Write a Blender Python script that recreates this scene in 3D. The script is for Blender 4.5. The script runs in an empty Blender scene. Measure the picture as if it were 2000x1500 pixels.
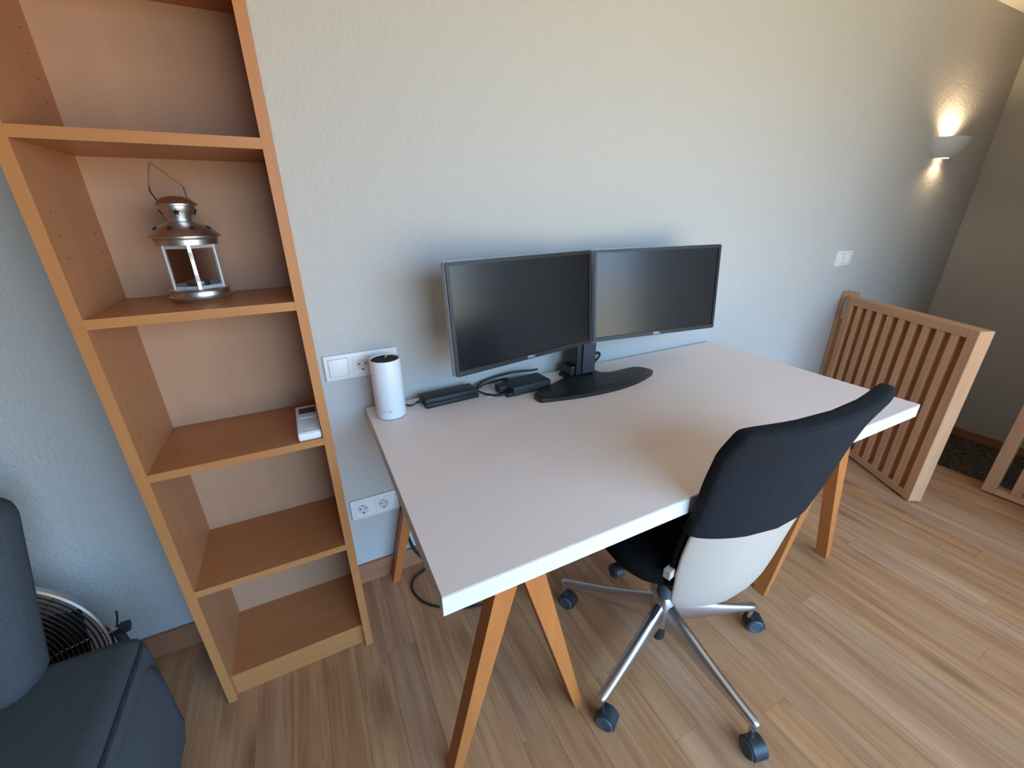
import bpy, bmesh, math, random
from mathutils import Vector, Matrix

random.seed(7)
PI = math.pi
SC = bpy.context.scene
COL = SC.collection

# ------------------------------------------------------------------ camera
YAW, PITCH, ROLL, FPX = -0.459, -0.3891, -0.0113, 810.5
CAM = Vector((-0.1096, -1.3356, 1.3093))
fwd = Vector((-math.sin(YAW) * math.cos(PITCH), math.cos(YAW) * math.cos(PITCH), math.sin(PITCH)))
rgt = Vector((math.cos(YAW), math.sin(YAW), 0))
upv = rgt.cross(fwd)
r2 = rgt * math.cos(ROLL) + upv * math.sin(ROLL)
u2 = upv * math.cos(ROLL) - rgt * math.sin(ROLL)
cd = bpy.data.cameras.new('camera')
cd.sensor_fit = 'HORIZONTAL'
cd.sensor_width = 36.0
cd.lens = 36.0 * FPX / 2000.0
cd.clip_start = 0.02
cam = bpy.data.objects.new('camera', cd)
COL.objects.link(cam)
M = Matrix((r2, u2, -fwd)).transposed().to_4x4()
M.translation = CAM
cam.matrix_world = M
SC.camera = cam

# ------------------------------------------------------------------ world: blue sky above a sunlit garden
w = bpy.data.worlds.new('outdoors')
SC.world = w
w.use_nodes = True
nt = w.node_tree
nt.nodes.clear()
wo = nt.nodes.new('ShaderNodeOutputWorld')
bg = nt.nodes.new('ShaderNodeBackground')
tc = nt.nodes.new('ShaderNodeTexCoord')
sx = nt.nodes.new('ShaderNodeSeparateXYZ')
rp = nt.nodes.new('ShaderNodeValToRGB')
mr = nt.nodes.new('ShaderNodeMapRange')
mr.inputs[1].default_value = -0.04
mr.inputs[2].default_value = 0.10
nt.links.new(tc.outputs['Generated'], sx.inputs[0])
nt.links.new(sx.outputs['Z'], mr.inputs[0])
nt.links.new(mr.outputs[0], rp.inputs[0])
rp.color_ramp.elements[0].color = (0.70, 0.65, 0.535, 1)     # sunlit garden and terrace
rp.color_ramp.elements[1].color = (0.50, 0.90, 1.46, 1)      # sky
nt.links.new(rp.outputs[0], bg.inputs['Color'])
bg.inputs['Strength'].default_value = 7.2
nt.links.new(bg.outputs[0], wo.inputs['Surface'])

# room extents
XL, XR, YF, ZC = -2.7, 3.96, -2.6, 2.315
XE = 2.85                      # edge of the upper floor, one step above the landing
ZL = -0.215                    # landing level
WX0, WX1, WZ0, WZ1 = -0.20, 2.40, 0.08, 2.12      # window opening

# portal in the window opening (helps sampling the sky)
pl = bpy.data.lights.new('window_portal', 'AREA')
pl.shape = 'RECTANGLE'
pl.size = WX1 - WX0
pl.size_y = WZ1 - WZ0
pl.cycles.is_portal = True
po = bpy.data.objects.new('window_portal', pl)
COL.objects.link(po)
po.location = ((WX0 + WX1) / 2, YF - 0.06, (WZ0 + WZ1) / 2)
po.rotation_euler = (PI / 2, 0, 0)

SC.view_settings.view_transform = 'Standard'
SC.view_settings.look = 'None'
SC.view_settings.gamma = 1.0
SC.view_settings.use_curve_mapping = False
SC.view_settings.exposure = 0.26

# ------------------------------------------------------------------ materials
MATS = {}

def nodes(name):
    m = bpy.data.materials.new(name)
    m.use_nodes = True
    b = m.node_tree.nodes['Principled BSDF']
    MATS[name] = m
    return m, m.node_tree, b

def rgba(c):
    return (c[0], c[1], c[2], 1)

def plain(name, c, rough=0.5, metal=0.0, spec=0.5, bump=0.0, bscale=200, vary=0.0):
    m, t, b = nodes(name)
    b.inputs['Base Color'].default_value = rgba(c)
    b.inputs['Roughness'].default_value = rough
    b.inputs['Metallic'].default_value = metal
    b.inputs['Specular IOR Level'].default_value = spec
    co = t.nodes.new('ShaderNodeTexCoord')
    n = t.nodes.new('ShaderNodeTexNoise')
    n.inputs['Scale'].default_value = bscale
    n.inputs['Detail'].default_value = 3
    t.links.new(co.outputs['Object'], n.inputs['Vector'])
    if bump:
        bp = t.nodes.new('ShaderNodeBump')
        bp.inputs['Strength'].default_value = bump
        bp.inputs['Distance'].default_value = 0.002
        t.links.new(n.outputs[0], bp.inputs['Height'])
        t.links.new(bp.outputs[0], b.inputs['Normal'])
    if vary:
        mx = t.nodes.new('ShaderNodeMix')
        mx.data_type = 'RGBA'
        mx.inputs[6].default_value = rgba([x * (1 - vary) for x in c])
        mx.inputs[7].default_value = rgba([min(1, x * (1 + vary)) for x in c])
        t.links.new(n.outputs[0], mx.inputs[0])
        t.links.new(mx.outputs[2], b.inputs['Base Color'])
    return m

def wood(name, c1, c2, axis='Z', scale=6.0, stretch=14.0, rough=0.45, rnd=0.0, knots=0.0, bump=0.05, spec=0.35, coords='Object', sat_rnd=0.0):
    m, t, b = nodes(name)
    L = t.links.new
    co = t.nodes.new('ShaderNodeTexCoord')
    mp = t.nodes.new('ShaderNodeMapping')
    s = [stretch, stretch, stretch]
    s['XYZ'.index(axis)] = 1.0
    mp.inputs['Scale'].default_value = s
    oi = t.nodes.new('ShaderNodeObjectInfo')
    vm = t.nodes.new('ShaderNodeVectorMath')
    vm.operation = 'MULTIPLY_ADD'
    vm.inputs[1].default_value = (1, 1, 1)
    sc = t.nodes.new('ShaderNodeVectorMath')
    sc.operation = 'SCALE'
    sc.inputs[0].default_value = (17.3, 31.7, 11.1)
    L(oi.outputs['Random'], sc.inputs['Scale'])
    L(co.outputs[coords], vm.inputs[0])
    L(sc.outputs[0], vm.inputs[2])
    L(vm.outputs[0], mp.inputs['Vector'])
    n1 = t.nodes.new('ShaderNodeTexNoise')
    n1.inputs['Scale'].default_value = scale
    n1.inputs['Detail'].default_value = 6
    n1.inputs['Roughness'].default_value = 0.62
    n1.inputs['Distortion'].default_value = 0.9
    L(mp.outputs[0], n1.inputs['Vector'])
    n2 = t.nodes.new('ShaderNodeTexNoise')
    n2.inputs['Scale'].default_value = scale * 0.35
    n2.inputs['Detail'].default_value = 2
    L(mp.outputs[0], n2.inputs['Vector'])
    r = t.nodes.new('ShaderNodeValToRGB')
    r.color_ramp.elements[0].position = 0.30
    r.color_ramp.elements[1].position = 0.70
    r.color_ramp.elements[0].color = rgba(c1)
    r.color_ramp.elements[1].color = rgba(c2)
    a = t.nodes.new('ShaderNodeMix')
    a.inputs[0].default_value = 0.45
    L(n1.outputs[0], a.inputs[2])
    L(n2.outputs[0], a.inputs[3])
    L(a.outputs[0], r.inputs[0])
    out = r.outputs[0]
    if knots:
        mk = t.nodes.new('ShaderNodeMapping')
        k = [9.0, 9.0, 9.0]
        k['XYZ'.index(axis)] = 2.6
        mk.inputs['Scale'].default_value = k
        L(vm.outputs[0], mk.inputs['Vector'])
        vo = t.nodes.new('ShaderNodeTexVoronoi')
        vo.inputs['Scale'].default_value = 0.8
        L(mk.outputs[0], vo.inputs['Vector'])
        kr = t.nodes.new('ShaderNodeMapRange')
        kr.inputs[1].default_value = 0.04
        kr.inputs[2].default_value = 0.26
        kr.inputs[3].default_value = 1 - knots
        kr.inputs[4].default_value = 1.0
        L(vo.outputs['Distance'], kr.inputs[0])
        mm = t.nodes.new('ShaderNodeMix')
        mm.data_type = 'RGBA'
        mm.blend_type = 'MULTIPLY'
        mm.inputs[0].default_value = 1
        L(out, mm.inputs[6])
        L(kr.outputs[0], mm.inputs[7])
        out = mm.outputs[2]
    if rnd:
        hs = t.nodes.new('ShaderNodeHueSaturation')
        vr = t.nodes.new('ShaderNodeMapRange')
        vr.inputs[3].default_value = 1 - rnd
        vr.inputs[4].default_value = 1 + rnd
        L(oi.outputs['Random'], vr.inputs[0])
        L(vr.outputs[0], hs.inputs['Value'])
        L(out, hs.inputs['Color'])
        if sat_rnd:
            ml = t.nodes.new('ShaderNodeMath')
            ml.operation = 'MULTIPLY'
            ml.inputs[1].default_value = 7.31
            fr = t.nodes.new('ShaderNodeMath')
            fr.operation = 'FRACT'
            v2 = t.nodes.new('ShaderNodeMapRange')
            v2.inputs[3].default_value = 1 - sat_rnd
            v2.inputs[4].default_value = 1 + sat_rnd * 0.5
            L(oi.outputs['Random'], ml.inputs[0])
            L(ml.outputs[0], fr.inputs[0])
            L(fr.outputs[0], v2.inputs[0])
            L(v2.outputs[0], hs.inputs['Saturation'])
        out = hs.outputs[0]
    L(out, b.inputs['Base Color'])
    b.inputs['Roughness'].default_value = rough
    b.inputs['Specular IOR Level'].default_value = spec
    if bump:
        bp = t.nodes.new('ShaderNodeBump')
        bp.inputs['Strength'].default_value = bump
        bp.inputs['Distance'].default_value = 0.001
        L(n1.outputs[0], bp.inputs['Height'])
        L(bp.outputs[0], b.inputs['Normal'])
    return m

def plaster(name, c, seam=None, strength=0.75):
    m, t, b = nodes(name)
    L = t.links.new
    co = t.nodes.new('ShaderNodeTexCoord')
    n = t.nodes.new('ShaderNodeTexNoise')
    n.inputs['Scale'].default_value = 95
    n.inputs['Detail'].default_value = 4
    n.inputs['Roughness'].default_value = 0.55
    n.inputs['Distortion'].default_value = 0.6
    L(co.outputs['Object'], n.inputs['Vector'])
    n2 = t.nodes.new('ShaderNodeTexNoise')
    n2.inputs['Scale'].default_value = 30
    n2.inputs['Detail'].default_value = 3
    L(co.outputs['Object'], n2.inputs['Vector'])
    ad = t.nodes.new('ShaderNodeMath')
    ad.operation = 'MULTIPLY_ADD'
    ad.inputs[1].default_value = 0.6
    L(n2.outputs[0], ad.inputs[0])
    L(n.outputs[0], ad.inputs[2])
    h = ad.outputs[0]
    if seam is not None:
        # one faint wallpaper joint in the relief
        sp = t.nodes.new('ShaderNodeSeparateXYZ')
        L(co.outputs['Object'], sp.inputs[0])
        s1 = t.nodes.new('ShaderNodeMath'); s1.operation = 'SUBTRACT'; s1.inputs[1].default_value = seam
        s2 = t.nodes.new('ShaderNodeMath'); s2.operation = 'ABSOLUTE'
        s3 = t.nodes.new('ShaderNodeMapRange')
        s3.inputs[1].default_value = 0.0
        s3.inputs[2].default_value = 0.0025
        s3.inputs[3].default_value = -0.3
        s3.inputs[4].default_value = 0.0
        L(sp.outputs['X'], s1.inputs[0]); L(s1.outputs[0], s2.inputs[0]); L(s2.outputs[0], s3.inputs[0])
        sa = t.nodes.new('ShaderNodeMath'); sa.operation = 'ADD'
        L(h, sa.inputs[0]); L(s3.outputs[0], sa.inputs[1])
        h = sa.outputs[0]
    bp = t.nodes.new('ShaderNodeBump')
    bp.inputs['Strength'].default_value = strength
    bp.inputs['Distance'].default_value = 0.004
    L(h, bp.inputs['Height'])
    L(bp.outputs[0], b.inputs['Normal'])
    b.inputs['Base Color'].default_value = rgba(c)
    b.inputs['Roughness'].default_value = 0.75
    b.inputs['Specular IOR Level'].default_value = 0.25
    return m

def fabric(name, c1, c2, scale=900, bump=0.4, rough=0.9):
    m, t, b = nodes(name)
    L = t.links.new
    co = t.nodes.new('ShaderNodeTexCoord')
    n = t.nodes.new('ShaderNodeTexNoise')
    n.inputs['Scale'].default_value = scale * 0.35
    n.inputs['Detail'].default_value = 4
    L(co.outputs['Object'], n.inputs['Vector'])
    wv = t.nodes.new('ShaderNodeTexWave')
    wv.inputs['Scale'].default_value = scale * 0.3
    wv.inputs['Distortion'].default_value = 3
    L(co.outputs['Object'], wv.inputs['Vector'])
    r = t.nodes.new('ShaderNodeValToRGB')
    r.color_ramp.elements[0].position = 0.3
    r.color_ramp.elements[1].position = 0.7
    r.color_ramp.elements[0].color = rgba(c1)
    r.color_ramp.elements[1].color = rgba(c2)
    L(n.outputs[0], r.inputs[0])
    L(r.outputs[0], b.inputs['Base Color'])
    bp = t.nodes.new('ShaderNodeBump')
    bp.inputs['Strength'].default_value = bump
    bp.inputs['Distance'].default_value = 0.001
    L(wv.outputs[1], bp.inputs['Height'])
    L(bp.outputs[0], b.inputs['Normal'])
    b.inputs['Roughness'].default_value = rough
    b.inputs['Specular IOR Level'].default_value = 0.15
    return m

def clear_glass(name, amount=0.06):
    m = bpy.data.materials.new(name)
    m.use_nodes = True
    t = m.node_tree
    t.nodes.clear()
    o = t.nodes.new('ShaderNodeOutputMaterial')
    tr = t.nodes.new('ShaderNodeBsdfTransparent')
    tr.inputs[0].default_value = (0.96, 0.97, 0.97, 1)
    gl = t.nodes.new('ShaderNodeBsdfGlossy')
    gl.inputs['Roughness'].default_value = 0.02
    fr = t.nodes.new('ShaderNodeFresnel')
    fr.inputs[0].default_value = 1.2 + amount
    mx = t.nodes.new('ShaderNodeMixShader')
    t.links.new(fr.outputs[0], mx.inputs[0])
    t.links.new(tr.outputs[0], mx.inputs[1])
    t.links.new(gl.outputs[0], mx.inputs[2])
    t.links.new(mx.outputs[0], o.inputs[0])
    MATS[name] = m
    return m

def emit(name, c, s):
    m, t, b = nodes(name)
    b.inputs['Base Color'].default_value = rgba(c)
    b.inputs['Emission Color'].default_value = rgba(c)
    b.inputs['Emission Strength'].default_value = s
    return m

plaster('wall_paint', (0.53, 0.505, 0.465), seam=0.829)
plaster('wall_paint_plain', (0.53, 0.505, 0.465))
plaster('ceiling_paint', (0.86, 0.83, 0.77), strength=0.15)
wood('oak_laminate', (0.32, 0.125, 0.052), (0.62, 0.315, 0.148), 'Y', 3.4, 20, 0.42, rnd=0.07, knots=0.55, bump=0.08, sat_rnd=0.07)
plain('floor_gap', (0.14, 0.08, 0.045), 0.8)
wood('baseboard_wood', (0.32, 0.13, 0.065), (0.42, 0.19, 0.1), 'X', 5, 16, 0.5)
fabric('stair_carpet', (0.035, 0.026, 0.02), (0.15, 0.12, 0.10), scale=130, bump=1.0)
wood('birch_edge', (0.46, 0.18, 0.057), (0.54, 0.222, 0.076), 'Z', 4, 12, 0.4)
wood('birch_edge_x', (0.46, 0.18, 0.057), (0.54, 0.222, 0.076), 'X', 4, 12, 0.4)
wood('birch_panel', (0.43, 0.178, 0.074), (0.51, 0.225, 0.1), 'Z', 2.0, 9, 0.45)
wood('birch_shelf', (0.43, 0.155, 0.052), (0.53, 0.205, 0.075), 'X', 2.2, 12, 0.38)
wood('birch_back', (0.42, 0.225, 0.127), (0.49, 0.275, 0.162), 'Z', 1.6, 7, 0.5)
plain('pin_hole_dark', (0.14, 0.07, 0.035), 0.9)
wood('trestle_wood', (0.44, 0.132, 0.030), (0.57, 0.19, 0.049), 'Z', 4, 9, 0.38)
wood('gate_wood', (0.48, 0.225, 0.105), (0.65, 0.335, 0.17), 'Z', 5, 12, 0.5, rnd=0.08)
wood('gate_wood_x', (0.48, 0.225, 0.105), (0.65, 0.335, 0.17), 'X', 5, 12, 0.5)
plain('desk_laminate', (0.86, 0.70, 0.625), 0.38, spec=0.4, vary=0.015, bscale=60)
plain('desk_edge_white', (0.78, 0.775, 0.78), 0.4)
plain('desk_edge_line', (0.10, 0.09, 0.085), 0.7)
plain('bezel_black', (0.014, 0.0125, 0.013), 0.42, spec=0.5, bump=0.1, bscale=900)
plain('casing_silver', (0.35, 0.35, 0.36), 0.4, metal=0.4)
plain('screen_black', (0.008, 0.008, 0.009), 0.22, spec=0.5)
plain('stand_black', (0.012, 0.012, 0.013), 0.38, spec=0.5)
plain('stand_gray', (0.05, 0.055, 0.065), 0.42, metal=0.3)
plain('logo_silver', (0.75, 0.75, 0.76), 0.35, metal=0.3)
plain('adapter_black', (0.014, 0.014, 0.016), 0.5, bump=0.15, bscale=700)
plain('adapter_gray', (0.022, 0.026, 0.032), 0.55, bump=0.15, bscale=700)
plain('rubber_black', (0.012, 0.012, 0.013), 0.55)
plain('router_white', (0.82, 0.81, 0.81), 0.35)
plain('router_base', (0.28, 0.30, 0.33), 0.4)
plain('router_logo', (0.62, 0.62, 0.64), 0.4)
plain('switch_white', (0.80, 0.78, 0.75), 0.35)
plain('socket_dark', (0.02, 0.02, 0.02), 0.6)
plain('pin_metal', (0.5, 0.48, 0.45), 0.35, metal=1.0)
plain('label_white', (0.85, 0.85, 0.85), 0.6)
fabric('chair_black', (0.011, 0.011, 0.013), (0.022, 0.023, 0.028), 1200, 0.3)
plain('chair_cushion', (0.008, 0.007, 0.007), 0.95, spec=0.05, bump=0.2, bscale=900)
plain('chair_shell', (0.52, 0.44, 0.365), 0.42, bump=0.05, bscale=600)
plain('chrome_satin', (0.62, 0.62, 0.64), 0.28, metal=1.0)
plain('caster_black', (0.018, 0.020, 0.024), 0.45)
plain('caster_gray', (0.055, 0.07, 0.085), 0.45)
fabric('sofa_fabric', (0.062, 0.070, 0.078), (0.118, 0.130, 0.142), 1500, 0.5)
fabric('sofa_fabric_dark', (0.025, 0.032, 0.042), (0.05, 0.06, 0.07), 700, 0.5)
plain('fan_chrome', (0.60, 0.57, 0.54), 0.22, metal=1.0)
plain('fan_dark', (0.035, 0.035, 0.04), 0.5)
plain('lantern_metal', (0.62, 0.59, 0.56), 0.36, metal=1.0, bump=0.05, bscale=300)
plain('lantern_frame', (0.62, 0.62, 0.62), 0.38, metal=0.6)
plain('wire_bronze', (0.16, 0.11, 0.07), 0.4, metal=1.0)
plain('star_dark', (0.006, 0.005, 0.005), 0.9)
clear_glass('pane_glass', 0.12)
clear_glass('window_glass', 0.06)
plain('candle_tin', (0.38, 0.39, 0.41), 0.35, metal=1.0)
plain('thermo_white', (0.80, 0.77, 0.74), 0.35)
plain('thermo_lcd', (0.055, 0.055, 0.042), 0.25)
plain('thermo_line', (0.62, 0.60, 0.58), 0.4)
plain('sconce_plaster', (0.60, 0.59, 0.56), 0.7)
emit('bulb_glow', (1.0, 0.80, 0.52), 9.0)
plain('window_frame_white', (0.8, 0.8, 0.78), 0.4)
plain('hinge_metal', (0.6, 0.58, 0.55), 0.3, metal=1.0)

# ------------------------------------------------------------------ geometry helpers
def link(name, me, mat=None, parent=None, loc=None, rot=None, smooth=False):
    if mat:
        me.materials.append(MATS[mat])
    o = bpy.data.objects.new(name, me)
    COL.objects.link(o)
    if parent is not None:
        o.parent = parent
    if loc is not None:
        o.location = loc
    if rot is not None:
        o.rotation_euler = rot
    if smooth:
        for p in me.polygons:
            p.use_smooth = True
        try:
            me.set_sharp_from_angle(angle=math.radians(38))
        except Exception:
            pass
    return o

def obj(name, bm, mat, parent=None, loc=None, rot=None, smooth=False):
    bmesh.ops.recalc_face_normals(bm, faces=bm.faces)
    me = bpy.data.meshes.new(name)
    bm.to_mesh(me)
    bm.free()
    return link(name, me, mat, parent, loc, rot, smooth)

def empty(name, loc=(0, 0, 0), rz=0.0):
    o = bpy.data.objects.new(name, None)
    o.empty_display_size = 0.05
    COL.objects.link(o)
    o.location = loc
    o.rotation_euler = (0, 0, rz)
    return o

def tag(o, label, cat, group=None, kind=None):
    if label:
        o['label'] = label
    if cat:
        o['category'] = cat
    if group:
        o['group'] = group
    if kind:
        o['kind'] = kind
    return o

def struct(o, label, cat='wall'):
    o['kind'] = 'structure'
    o['label'] = label
    o['category'] = cat
    return o

def box(bm, x0, x1, y0, y1, z0, z1, bev=0.0, seg=2, mtx=None):
    vs = [bm.verts.new((x, y, z)) for x in (x0, x1) for y in (y0, y1) for z in (z0, z1)]
    idx = [(0, 1, 3, 2), (4, 6, 7, 5), (0, 4, 5, 1), (2, 3, 7, 6), (0, 2, 6, 4), (1, 5, 7, 3)]
    fs = [bm.faces.new([vs[i] for i in f]) for f in idx]
    geo = vs
    if bev:
        es = list({e for f in fs for e in f.edges})
        r = bmesh.ops.bevel(bm, geom=es, offset=bev, segments=seg, profile=0.5, affect='EDGES')
        geo = list({v for f in r['faces'] for v in f.verts} | {v for v in vs if v.is_valid})
    if mtx is not None:
        bmesh.ops.transform(bm, matrix=mtx, verts=[v for v in geo if v.is_valid])
    return bm

def bx(x0, x1, y0, y1, z0, z1, bev=0.0, seg=2):
    return box(bmesh.new(), x0, x1, y0, y1, z0, z1, bev, seg)

def prism(pts, z0, z1, bm=None, bev=0.0, seg=2):
    """polygon in xy extruded in z"""
    bm = bm or bmesh.new()
    a = [bm.verts.new((x, y, z0)) for x, y in pts]
    b = [bm.verts.new((x, y, z1)) for x, y in pts]
    n = len(pts)
    bm.faces.new(list(reversed(a)))
    top = bm.faces.new(b)
    for i in range(n):
        bm.faces.new((a[i], a[(i + 1) % n], b[(i + 1) % n], b[i]))
    if bev:
        bmesh.ops.bevel(bm, geom=list(top.edges), offset=bev, segments=seg, profile=0.5, affect='EDGES')
    return bm

def lathe(prof, n=40, bm=None, cap=True, sx=1.0, sy=1.0, a0=0.0, a1=2 * PI):
    bm = bm or bmesh.new()
    full = abs(a1 - a0 - 2 * PI) < 1e-6
    rings = []
    cnt = n if full else n + 1
    for r, z in prof:
        if r < 1e-6:
            rings.append([bm.verts.new((0, 0, z))])
        else:
            rings.append([bm.verts.new((r * sx * math.cos(a0 + (a1 - a0) * i / n), r * sy * math.sin(a0 + (a1 - a0) * i / n), z)) for i in range(cnt)])
    for A, B in zip(rings[:-1], rings[1:]):
        m = n
        for i in range(m):
            j = (i + 1) % cnt if full else i + 1
            if len(A) == 1 and len(B) == 1:
                continue
            if len(A) == 1:
                bm.faces.new((A[0], B[j], B[i]))
            elif len(B) == 1:
                bm.faces.new((A[i], A[j], B[0]))
            else:
                bm.faces.new((A[i], A[j], B[j], B[i]))
    if cap and full:
        for R in (rings[0], rings[-1]):
            if len(R) > 2:
                try:
                    bm.faces.new(R)
                except ValueError:
                    pass
    return bm

def tube(pts, r, n=8, bm=None, closed=False, rad=None):
    bm = bm or bmesh.new()
    P = [Vector(p) for p in pts]
    N = len(P)
    tang = []
    for i in range(N):
        if closed:
            tang.append((P[(i + 1) % N] - P[i - 1]).normalized())
        else:
            tang.append((P[min(i + 1, N - 1)] - P[max(i - 1, 0)]).normalized())
    ref = Vector((0, 0, 1)) if abs(tang[0].z) < 0.9 else Vector((1, 0, 0))
    nx = tang[0].cross(ref).normalized()
    rings = []
    for i in range(N):
        nx = (nx - tang[i] * nx.dot(tang[i])).normalized()
        ny = tang[i].cross(nx)
        rr = rad[i] if rad else r
        rings.append([bm.verts.new(P[i] + (nx * math.cos(2 * PI * k / n) + ny * math.sin(2 * PI * k / n)) * rr) for k in range(n)])
    rng = range(N) if closed else range(N - 1)
    for i in rng:
        A, B = rings[i], rings[(i + 1) % N]
        for k in range(n):
            bm.faces.new((A[k], A[(k + 1) % n], B[(k + 1) % n], B[k]))
    if not closed:
        bm.faces.new(list(reversed(rings[0])))
        bm.faces.new(rings[-1])
    return bm

def spline(pts, sub=8):
    P = [Vector(p) for p in pts]
    out = []
    for i in range(len(P) - 1):
        p0 = P[max(i - 1, 0)]
        p1, p2 = P[i], P[i + 1]
        p3 = P[min(i + 2, len(P) - 1)]
        for k in range(sub):
            t = k / sub
            out.append(0.5 * ((2 * p1) + (p2 - p0) * t + (2 * p0 - 5 * p1 + 4 * p2 - p3) * t * t + (3 * p1 - p0 - 3 * p2 + p3) * t ** 3))
    out.append(P[-1])
    return out

def loft(rings, bm=None, cap0=True, cap1=True):
    bm = bm or bmesh.new()
    R = [[bm.verts.new(p) for p in r] for r in rings]
    n = len(R[0])
    for A, B in zip(R[:-1], R[1:]):
        for i in range(n):
            bm.faces.new((A[i], A[(i + 1) % n], B[(i + 1) % n], B[i]))
    if cap0:
        bm.faces.new(list(reversed(R[0])))
    if cap1:
        bm.faces.new(R[-1])
    return bm

def superell(n, e):
    out = []
    for i in range(n):
        a = 2 * PI * i / n
        c, s = math.cos(a), math.sin(a)
        out.append((math.copysign(abs(c) ** (2 / e), c), math.copysign(abs(s) ** (2 / e), s)))
    return out

def text_mesh(name, body, size, mat, parent, mtx, depth=0.0004):
    cu = bpy.data.curves.new(name, 'FONT')
    cu.body = body
    cu.size = size
    cu.extrude = depth
    cu.align_x = 'CENTER'
    cu.align_y = 'CENTER'
    tmp = bpy.data.objects.new(name + '_tmp', cu)
    COL.objects.link(tmp)
    dg = bpy.context.evaluated_depsgraph_get()
    me = bpy.data.meshes.new_from_object(tmp.evaluated_get(dg))
    bpy.data.objects.remove(tmp)
    bpy.data.curves.remove(cu)
    me.transform(mtx)
    me.name = name
    return link(name, me, mat, parent)

# ------------------------------------------------------------------ room shell
T = 0.12
struct(obj('wall_back', bx(XL - T, XR + T, 0, T, ZL - 0.1, ZC), 'wall_paint'), 'textured off-white wall behind the desk and bookshelf')
struct(obj('wall_right', bx(XR, XR + T, YF, 0, ZL - 0.1, ZC), 'wall_paint_plain'), 'shaded wall at the right end beyond the slatted gates')
struct(obj('wall_left', bx(XL - T, XL, YF, 0, -0.1, ZC), 'wall_paint_plain'), 'plain wall on the sofa side of the room')
bm = bmesh.new()
box(bm, XL - T, WX0, YF - T, YF, ZL - 0.1, ZC)
box(bm, WX1, XR + T, YF - T, YF, ZL - 0.1, ZC)
box(bm, WX0, WX1, YF - T, YF, -0.1, WZ0)
box(bm, WX0, WX1, YF - T, YF, WZ1, ZC)
struct(obj('wall_front', bm, 'wall_paint_plain'), 'wall with the wide window opposite the desk')
struct(obj('wall_shade_block', bx(2.42, XE + 0.12, YF, -1.42, ZL - 0.1, ZC), 'wall_paint_plain'), 'unseen wall block added to shade the landing corner')  # solid block out of view, added to keep window light off the landing corner
struct(obj('ceiling', bx(XL - T, XR + T, YF - T, T, ZC, ZC + 0.1), 'ceiling_paint'), 'cream white ceiling', 'ceiling')

win = empty('window_1', ((WX0 + WX1) / 2, YF - 0.05, WZ0))
struct(win, 'wide white framed window opposite the desk', 'window')
hw = (WX1 - WX0) / 2
hh = WZ1 - WZ0
nP = 2
for i in range(nP + 1):
    x = -hw + 2 * hw * i / nP
    x = min(max(x, -hw + 0.03), hw - 0.03)
    obj('window_post', bx(x - 0.03, x + 0.03, -0.03, 0.03, 0, hh, 0.003), 'window_frame_white', win)
for z in (0.03, hh - 0.03):
    obj('window_rail', bx(-hw + 0.06, hw - 0.06, -0.03, 0.03, z - 0.03, z + 0.03, 0.003), 'window_frame_white', win)
for i in range(nP):
    xa = -hw + 2 * hw * i / nP + 0.03
    xb = -hw + 2 * hw * (i + 1) / nP - 0.03
    obj('pane', bx(max(xa, -hw + 0.06), min(xb, hw - 0.06), -0.003, 0.003, 0.06, hh - 0.06), 'window_glass', win)

# floor with planks
floor = obj('floor', bx(XL, XE, YF, 0, -0.12, -0.008), 'floor_gap')
struct(floor, 'brown oak laminate plank floor under desk and chair', 'floor')
PW, PL, G = 0.0915, 1.22, 0.0005
x = -0.1665 - PW * 28
ci = 0
joint_fix = {28: -0.365, 29: -0.335, 32: -0.75, 36: -0.93}
while x < XE - 0.01:
    x0, x1 = max(x, XL), min(x + PW, XE)
    if x1 - x0 > 0.01:
        off = (ci * 0.437 + 0.19 * math.sin(ci * 2.7)) % PL
        if ci in joint_fix:
            off = (-joint_fix[ci]) % PL
        ys = [0.0]
        y = -off
        if off < 0.05:
            y -= PL
        while y > YF:
            ys.append(y)
            y -= PL
        ys.append(YF)
        for ya, yb in zip(ys[:-1], ys[1:]):
            if ya - yb < 0.02:
                continue
            cx, cy = (x0 + x1) / 2, (ya + yb) / 2
            hx, hy = (x1 - x0) / 2 - G / 2, (ya - yb) / 2 - G / 2
            b = bmesh.new()
            box(b, -hx, hx, -hy, hy, -0.008, 0.0)
            top = [e for e in b.edges if all(v.co.z > -0.001 for v in e.verts)]
            bmesh.ops.bevel(b, geom=top, offset=0.0003, segments=1, affect='EDGES')
            obj('plank', b, 'oak_laminate', floor, (cx, cy, 0))
    x += PW
    ci += 1
obj('floor_edge', bx(XE - 0.001, XE + 0.018, YF, 0, -0.03, 0.0, 0.004), 'baseboard_wood', floor)
obj('step_riser', bx(XE, XE + 0.012, YF, 0, ZL, -0.03), 'baseboard_wood', floor)
land = obj('floor_landing', bx(XE + 0.012, XR, YF, 0, ZL - 0.1, ZL), 'stair_carpet')
struct(land, 'dark brown carpeted landing one step below the floor', 'floor')

BH = 0.0836
bb = obj('baseboard_back', bx(XL, XE, -0.015, 0, 0, BH, 0.002, 1), 'baseboard_wood')
struct(bb, 'brown wooden baseboard along the desk wall', 'baseboard')
bb = obj('baseboard_landing', bx(XE + 0.02, XR, -0.015, 0, ZL, ZL + 0.07, 0.002, 1), 'baseboard_wood')
struct(bb, 'brown baseboard behind the landing', 'baseboard')
bb = obj('baseboard_right', bx(XR - 0.015, XR, YF, -0.016, ZL, ZL + 0.06, 0.002, 1), 'baseboard_wood')
struct(bb, 'brown wooden baseboard under the shaded right wall', 'baseboard')

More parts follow.
